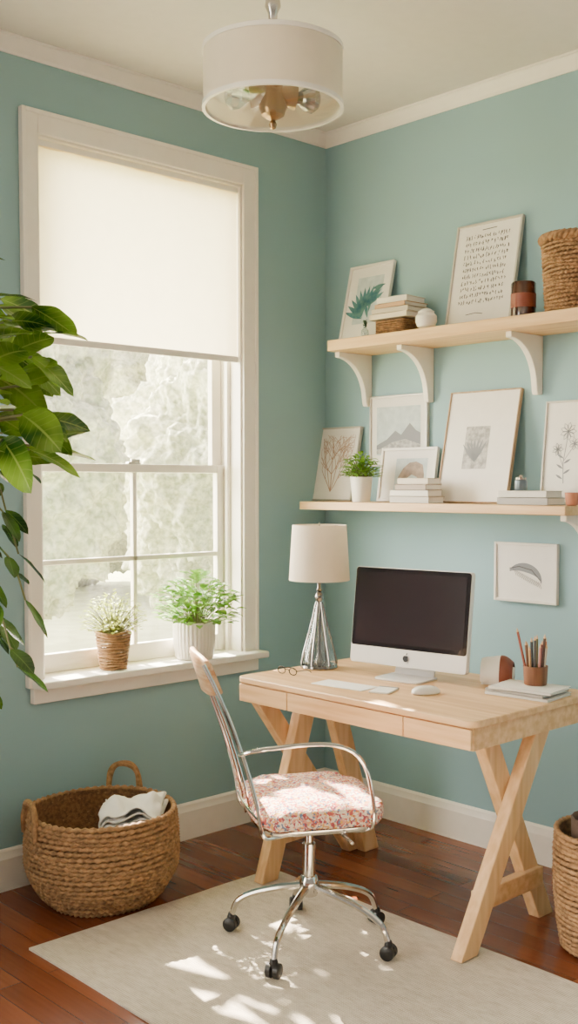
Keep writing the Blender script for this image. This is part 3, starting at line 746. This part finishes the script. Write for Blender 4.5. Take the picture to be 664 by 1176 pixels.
# lower shelf plant
def sprout_leaves(k, n, spread, h0, hh, L, W, rnd, stems=None, o=(0, 0, 0), droop=.25):
    for i in range(n):
        a = rnd.uniform(0, 2*PI); rr = spread*rnd.random()**.6; z = h0+hh*rnd.random()*(1-.55*(rr/spread)**2)
        p = Vector((o[0]+rr*cos(a), o[1]+rr*sin(a), o[2]+z)); d = Vector((cos(a)*(.4+rr/spread), sin(a)*(.4+rr/spread), rnd.uniform(-.1, .9)))
        k.leaf(p, d, (0, 0, 1), L*rnd.uniform(.7, 1.2), W*rnd.uniform(.7, 1.2), droop, 4)
        if stems is not None and i % 3 == 0:
            stems.tube([(o[0]+rr*.15*cos(a), o[1]+rr*.15*sin(a), o[2]+h0*.0), (o[0]+rr*.5*cos(a), o[1]+rr*.5*sin(a), o[2]+z*.55), p], .0011, 4, sm=2)
p = onx(415, 574, -.20)
sp = thing('potted_plant', 'small bushy plant in white pot on the lower shelf', 'potted plant', (-.20, p.y, LS+.0006))
MB().lathe([(.034, 0), (.037, .004), (.046, .098), (.047, .104), (.043, .104), (.041, .09)], 36, cap1=False).build('pot', m_white, sp)
MB().lathe([(0, .092), (.042, .092)], 24, cap0=False, cap1=False).build('soil', m_soil, sp)
k = MB(); s2 = MB(); sprout_leaves(k, 340, .074, .015, .10, .026, .018, random.Random(11), s2, (0, 0, .09)); k.build('foliage', m_leafG, sp, flip=False); s2.build('stems', m_stem, sp)
# lower stack
p = onx(478, 575, -.195); z_ = LS+.0006
for lab, w, d, t, col, off, rz in (('pale grey book at bottom of the lower shelf stack', .20, .10, .026, c(190, 182, 172), 0, 0),
        ('white book second from bottom in the lower shelf stack', .19, .098, .024, c(224, 218, 206), .003, 2),
        ('taupe book third from bottom in the lower shelf stack', .165, .095, .022, c(156, 138, 122), -.006, -3),
        ('cream book on top of the lower shelf stack', .15, .09, .024, c(214, 202, 182), -.012, 3)):
    book(lab, w, d, t, (-.19, p.y+off, z_), -90+rz, col, 'books beside the potted plant'); z_ += t+.0008
# right books with metal jar
p = onx(610, 577, -.18); z_ = LS+.0006
for lab, w, d, t, col, off, rz in (('grey book lying at bottom under the metal jar', .215, .12, .026, c(170, 166, 162), 0, 0),
        ('white book lying directly beneath the metal jar', .20, .115, .024, c(226, 222, 212), .004, 2)):
    book(lab, w, d, t, (-.178, p.y+off, z_), -90+rz, col, 'books under the metal jar'); z_ += t+.0008
p2 = onx(598, 560, -.18)
mj = thing('metal_jar', 'small blue grey metal jar standing on two books', 'jar', (-.178, p2.y, z_+.0004))
MB().lathe([(.021, 0), (.023, .003), (.023, .034), (.018, .039)], 28).build('jar_body', pm('blue grey metal', c(120, 134, 146), .3, .6), mj)
MB().lathe([(.019, .0392), (.02, .046), (.008, .049), (.005, .055), (0, .056)], 24).build('lid', m_silver, mj)
p = onx(657, 577, -.19)
cpp = thing('small_cup', 'small brown cup at the right end of lower shelf', 'cup', (-.19, min(p.y, -1.36)+.0, LS+.0006))
MB().lathe([(.016, 0), (.02, .003), (.025, .045), (.023, .045), (.018, .006), (0, .005)], 24, cap1=False).build('cup_body', m_terra, cpp)

# ------------------------------------------------------------------ desk things
tl = thing('table_lamp', 'table lamp with white drum shade and silver flared base', 'lamp', (-.60, -.562, DT+.0006))
MB().lathe([(.070, 0), (.072, .004), (.070, .012), (.052, .017), (.02, .021), (.0, .022)], 40).build('base', m_dsilver, tl)
MB().lathe([(.065, .017), (.063, .035), (.053, .075), (.040, .125), (.026, .18), (.014, .235), (.009, .25)], 48, cap0=False, cap1=False).build('glass_body', clear_mat('smoky clear glass', (.80, .84, .84, 1), .20, .03), tl)
k = MB(); k.lathe([(.022, .018), (.014, .03), (.008, .06), (.007, .20), (.0085, .25), (.015, .262), (.017, .272), (.012, .284), (.007, .29), (.012, .296), (.007, .305), (.0065, .36)], 32)
k.build('stem', m_dsilver, tl)
for a in (20, 80, 140, 200, 260, 320):
    u = Vector((cos(R(a)), sin(R(a)), 0))
    MB().tube([u*.067+ZZ*.014, u*.064+ZZ*.035, u*.054+ZZ*.075, u*.041+ZZ*.125, u*.027+ZZ*.18, u*.015+ZZ*.235, u*.010+ZZ*.252], [.0050, .0047, .0044, .0042, .004, .0038, .0036], 8, sm=4).build('strut', m_dsilver, tl)
MB().lathe([(.114, .335), (.116, .335), (.103, .545), (.101, .545), (.114, .335)], 64, cap0=False, cap1=False).build('lamp_shade', m_shade, tl)
k = MB()
for a in (0, 120, 240): k.tube([(0, 0, .538), (cos(R(a))*.1025, sin(R(a))*.1025, .54)], .0018, 5)
k.tube([(0, 0, .36), (0, 0, .555)], .003, 6); k.build('shade_holder', m_silver, tl)
MB().lathe([(.010, .38), (.03, .42), (.032, .44), (.02, .465), (.003, .473)], 24).build('bulb', m_white, tl)

# monitor (all-in-one computer)
mo = thing('desktop_computer', 'all-in-one desktop computer with dark screen and white chin on oak desk', 'computer', (-.555, -.955, DT+.0006), (0, 0, R(-82.4)))
MB().prism([(x, y, 0) for x, y in rrect(-.095, .095, -.07, .075, .02)], (0, 0, .007)).build('stand_foot', m_alu, mo, bevel=.0015)
MB().loft([[Vector((x, y, z)) for x, y in ((-.085+q, yb2), (.085-q, yb2), (.085-q, yb2+.008), (-.085+q, yb2+.008))] for q, yb2, z in ((0, .055, .006), (.002, .063, .03), (.006, .056, .08), (.01, .04, .14), (.01, .032, .2))]).build('stand_neck', m_alu, mo, bevel=.002)
tilt = R(-7); SW, SHh = .492, .355; MZ = .042
hd_rot = (tilt, 0, 0)
MB().prism([(x, 0, z) for x, z in rrect(-SW/2, SW/2, 0, SHh, .012)], (0, .022, 0)).build('housing', m_alu, mo, bevel=.002, loc=(0, 0, MZ), rot=hd_rot)
MB().prism([(x, -.0015, z) for x, z in rrect(-SW/2+.003, SW/2-.003, .064, SHh-.003, .010)], (0, .0015, 0)).build('screen', m_screen, mo, loc=(0, -.0005, MZ), rot=hd_rot)
MB().prism([(x, -.0006, z) for x, z in rrect(-SW/2+.018, SW/2-.018, .080, SHh-.018, .002)], (0, .0003, 0)).build('display', pm('switched off display', c(40, 30, 35), .16, coat=.2), mo, loc=(0, -.0022, MZ), rot=hd_rot)
k = MB(); pts = []
for i in range(80):
    a = 2*PI*i/80; r_ = 1-.2*math.exp(-((a-PI/2)/.35)**2)-.07*math.exp(-((a-1.5*PI)/.28)**2)
    x, z = r_*cos(a)*.96, r_*sin(a)*1.0
    if z < 0: x *= 1+.16*z
    dd = math.hypot(x-1.18, z-.12)
    if dd < .48:
        x, z = 1.18+(x-1.18)/dd*.48, .12+(z-.12)/dd*.48
        if x > 1.1: x = 1.18-.48*max(.1, cos(math.asin(max(-1, min(1, (z-.12)/.48)))))
    pts.append((x*.0125, 0, z*.0125))
k.face(pts); lp = []
for i in range(8): lp.append((.0015+.006*i/7+.000, 0, .0125+.008*i/7-.0028*sin(PI*i/7)))
for i in range(7, -1, -1): lp.append((.0015+.006*i/7-.0012, 0, .0128+.008*i/7+.0028*sin(PI*i/7)))
k.face(lp)
k.build('logo', m_logo, mo, flip=False, loc=(0, -.0011, MZ+.032), rot=hd_rot)
# papers
p = onz(398, 787, DT)
o = MB(); o.bb(-.11, .11, -.05, .05, 0, .002); 
tag(o.build('paper_sheet', m_paper, loc=(p.x-.01, p.y, DT+.0006), rot=(0, 0, R(-84))), 'flat white sheet of paper in front of the computer', 'paper')
p = onz(441, 794, DT)
nb = thing('notepad', 'small white notepad beside the mouse on the desk', 'notepad', (p.x, p.y, DT+.0006), (0, 0, R(-70)))
MB().bb(-.035, .035, -.05, .05, 0, .006).build('pages', m_paper, nb, bevel=.001)
MB().bb(-.035, .035, .044, .0505, .0005, .0075).build('binding', m_grey, nb, bevel=.001)
p = onz(489, 797, DT)
ms = thing('computer_mouse', 'white computer mouse on the desk in front of computer', 'mouse', (p.x, p.y, DT+.0006), (0, 0, R(-25)))
MB().loft([superell(.10*s1, .056*s1, z, 36, 2.6) for s1, z in ((.9, 0), (1, .004), (1, .009), (.93, .016), (.75, .022), (.45, .026), (.05, .0275))]).build('mouse_body', m_white, ms, sharp=70)
MB().tube([(.025, 0, .024), (.038, 0, .0195)], .0022, 8).build('scroll_wheel', m_grey, ms)
# glasses
p = onz(330, 775, DT)
gl = thing('eyeglasses', 'dark rimmed eyeglasses lying on the desk beside table lamp', 'eyeglasses', (p.x, p.y, DT+.0006), (0, 0, R(-88)))
k = MB()
for sg in (-1, 1):
    k.tube([(sg*.029+.019*cos(2*PI*i/20), 0, .015+.013*sin(2*PI*i/20)) for i in range(20)], .0018, 6, closed=True)
k.tube([(-.010, 0, .018), (0, -.002, .021), (.010, 0, .018)], .0015, 6, sm=3); k.build('rims', m_black, gl)
for sg in (-1, 1): MB().tube([(sg*.048, 0, .018), (sg*.051, .01, .018), (sg*.047, .06, .014), (sg*.041, .085, .0025)], .0016, 6, sm=4).build('temple', m_black, gl)
# magazines right
z_ = DT+.0006
for lab, w, d, t, col, off, rz in (('white magazine at bottom of the pile by pencil cup', .23, .17, .010, c(226, 222, 214), 0, 6),
        ('grey magazine in the middle of the pile by pencil cup', .22, .165, .009, c(170, 164, 156), .004, 2),
        ('white magazine on top of the pile by pencil cup', .22, .16, .009, c(236, 232, 224), -.006, 9)):
    book(lab, w, d, t, (-.475, -1.42+off, z_), -90+rz, col, 'magazines piled by the pencil cup', 'magazine'); z_ += t+.0008
zM = z_+.0004
PX_, PY_ = -.44, -1.425
pc = thing('pencil_cup', 'brown wooden cup full of pencils on the magazine pile', 'pencil cup', (PX_, PY_, zM))
MB().lathe([(.036, 0), (.038, .003), (.041, .060), (.041, .063), (.038, .063), (.034, .006), (0, .005)], 32, cap1=False).build('cup_body', m_cupw, pc)
PCX = Vector((PX_, PY_, zM+.008))
cols = [('rust red pencil', c(150, 68, 48)), ('brown pencil', c(112, 70, 48)), ('tan pencil', c(190, 148, 104)), ('dark grey pencil', c(60, 54, 56)), ('pink pencil', c(196, 126, 114)),
        ('dark brown pencil', c(80, 48, 34)), ('cream pencil', c(222, 206, 182)), ('orange pencil', c(200, 112, 60)), ('maroon pencil', c(112, 38, 40)),
        ('olive pencil', c(110, 106, 66)), ('black pencil', c(38, 34, 34)), ('beige pencil', c(206, 178, 146))]
for i, (nm, co) in enumerate(cols):
    a = R(30*i+118); u = Vector((cos(a), sin(a), 0)); hh = (.165, .125, .11, .145, .12, .15, .115, .135, .122, .14, .13, .118)[i]; out_ = .056 if i == 0 else .031
    A = u*.024; Bp = u*(out_+.004)+ZZ*hh; d_ = (Bp-A).normalized()
    pn = thing('pencil', nm+' standing in the brown wooden cup', 'pencil', tuple(PCX), (0, 0, 0), 'pencils in the cup')
    MB().tube([A, Bp], .0046, 6).build('shaft', pm(nm, co, .4), pn); MB().tube([Bp, Bp+d_*.014], [.0046, .0006], 6).build('tip', m_oak, pn)
# case
ca = thing('leather_case', 'rounded brown and white case lying open beside the pencil cup', 'case', (-.375, -1.232, DT+.0012), (0, 0, R(-62)))
NS = 14
def caserings(x0, x1, grow):
    rr_ = []
    for i in range(NS+1):
        x = x0+(x1-x0)*i/NS; bul = .020*(1-((x+.01)/.064)**2)+grow+.003*sin(x*70); ring = []
        for j in range(25):
            a = R(-18+216*j/24); ring.append(Vector((x, (.038+bul)*cos(a), .028+(.038+bul)*1.2*sin(a))))
        for j in range(24, -1, -1):
            a = R(-18+216*j/24); ring.append(Vector((x, (.034+bul)*cos(a), .028+(.034+bul)*1.2*sin(a))))
        rr_.append(ring)
    return rr_
MB().loft(caserings(-.060, .006, 0)).build('cream_shell', m_white, ca)
MB().loft(caserings(.0065, .050, .001)).build('outer_shell', m_leather, ca)
MB().prism([(-.056, -.045, 0), (-.056, .045, 0), (-.056, .045, .014), (-.056, -.045, .014)], (.104, 0, 0)).build('bottom', m_paper, ca, bevel=.002)
MB().tube([(-.05, .0, .036), (.0, .0, .04), (.052, .0, .036)], [.024, .03, .022], 18).build('inner_roll', m_white, ca)

# ------------------------------------------------------------------ sill plants
ST = WZ0+.0265
pp = ony(127, 768, .02)
p1 = thing('potted_plant', 'airy yellow green plant in woven pot on the window sill', 'potted plant', (pp.x, .0, ST))
def p1p(t): return (.047+.018*t, .006+.135*t)
k = MB(); coil(k, p1p, 13, .0062, 70, 26, amp=.3); k.lathe([(0, .002), (.046, .002), (.046, .01)], 24); k.build('pot', m_wick, p1, sharp=70)
MB().lathe([(0, .13), (.058, .13)], 24, cap0=False, cap1=False).build('soil', m_soil, p1)
k = MB(); s2 = MB(); sprout_leaves(k, 480, .118, .03, .15, .022, .014, random.Random(4), s2, (0, 0, .12)); k.build('foliage', m_leafY, p1, flip=False); s2.build('stems', m_stem, p1)
pp = ony(222, 760, -.005)
p2_ = thing('potted_plant', 'lush green plant in ribbed white pot on the window sill', 'potted plant', (pp.x, -.012, ST))
MB().lathe([(.07, 0), (.076, .006), (.084, .06), (.086, .13), (.085, .15), (.08, .152), (.078, .13)], 192, rib=(32, .018), cap1=False).build('pot', m_white, p2_, sharp=60)
MB().lathe([(0, .138), (.079, .138)], 30, cap0=False, cap1=False).build('soil', m_soil, p2_)
k = MB(); s2 = MB(); sprout_leaves(k, 360, .155, .02, .21, .048, .036, random.Random(9), s2, (0, -.02, .13)); k.build('foliage', m_leafG, p2_, flip=False); s2.build('stems', m_stem, p2_)

# ------------------------------------------------------------------ big plant at left
bp = thing('houseplant', 'tall houseplant with large glossy green leaves left of the window', 'plant', (-2.43, -1.08, .001))
MB().lathe([(.10, 0), (.12, .01), (.15, .28), (.155, .3), (.145, .3), (.14, .27)], 40, cap1=False).build('pot', m_white, bp)
MB().lathe([(0, .275), (.141, .275)], 30, cap0=False, cap1=False).build('soil', m_soil, bp)
MB().tube([(0, 0, .26), (.02, .01, .7), (-.01, 0, 1.2), (.02, .0, 1.85)], [.02, .017, .013, .007], 10, sm=5).build('trunk', m_bark, bp)
k = MB(); s2 = MB(); rnd = random.Random(31)
def bigleaves(n, z0, z1, reach, L, W, dz=(-.7, .5), rlo=.62):
    for i in range(n):
        z = z0+(z1-z0)*(i+.5)/n; a = i*2.399+rnd.uniform(-.3, .3); u = Vector((cos(a), sin(a), 0)); LL = L*rnd.uniform(.8, 1.2)
        bs_ = u*max(.03, reach*rnd.uniform(rlo, 1.0)-LL*.7)+ZZ*(z+rnd.uniform(-.03, .03))
        s2.tube([Vector((0, 0, z-.12)), bs_*.5+Vector((0, 0, (z-.03)*.5)), bs_], .0032, 5, sm=3)
        tg = Vector((-u.y, u.x, 0))*rnd.uniform(-.7, .7)
        upv = Vector((rnd.uniform(-.9, .9), rnd.uniform(-.9, .9), 1)) - u*.2
        k.leaf(bs_, u+tg+ZZ*rnd.uniform(*dz), upv, LL, W*rnd.uniform(.85, 1.15), rnd.uniform(.1, .35), 12, .14, .05, pw=.95, uv=True)
bigleaves(160, 1.50, 1.88, .38, .125, .078)
bigleaves(18, 1.88, 1.98, .26, .11, .070)
k.build('foliage', m_leafL, bp, flip=False, sharp=80)
k = MB()
for i in range(38):                      # thin drooping stems with small leaves
    z = 1.05+.48*(i+.5)/38; a = i*2.399; u = Vector((cos(a), sin(a), 0)); ln = rnd.uniform(.16, .265)
    P_ = [ZZ*z, u*ln*.5+ZZ*(z+.05), u*ln*.85+ZZ*(z+.0), u*ln+ZZ*(z-.10)]
    s2.tube(P_, .0024, 5, sm=4)
    for j, (q_, s_) in enumerate(((P_[1], 1), (P_[2], -1), (P_[2]-ZZ*.03, 1), (P_[3], 0))):
        tg = Vector((-u.y, u.x, 0))*s_
        k.leaf(q_, u*.5+tg*.8-ZZ*rnd.uniform(.2, .8), (rnd.uniform(-.5, .5), rnd.uniform(-.5, .5), 1), rnd.uniform(.06, .09), rnd.uniform(.034, .048), .2, 8, .14, .05, pw=.98, uv=True)
k.build('lower_foliage', m_leafK, bp, flip=False, sharp=80); s2.build('leaf_stalks', m_stem, bp)

# ------------------------------------------------------------------ light
sun = bpy.data.lights.new('sun', 'SUN'); sun.energy = 95; sun.angle = R(.4); sun.color = (1, .88, .70)
so = bpy.data.objects.new('sun', sun); C.objects.link(so); so.rotation_euler = SD.to_track_quat('-Z', 'Y').to_euler(); so.location = (3, 8, 9)
W = bpy.data.worlds.new('sky'); bpy.context.scene.world = W; W.use_nodes = True; nt = W.node_tree; nt.nodes.clear()
out = nt.nodes.new('ShaderNodeOutputWorld'); bg = nt.nodes.new('ShaderNodeBackground'); tc = nt.nodes.new('ShaderNodeTexCoord'); sx = nt.nodes.new('ShaderNodeSeparateXYZ')
mr = nt.nodes.new('ShaderNodeMapRange'); mr.inputs[1].default_value = -.1; mr.inputs[2].default_value = .5; mr.inputs[3].default_value = .38; mr.inputs[4].default_value = 35.0
nt.links.new(tc.outputs['Generated'], sx.inputs[0]); nt.links.new(sx.outputs[1], mr.inputs[0]); nt.links.new(mr.outputs[0], bg.inputs[1])
bg.inputs[0].default_value = (1, .925, .81, 1); nt.links.new(bg.outputs[0], out.inputs[0])
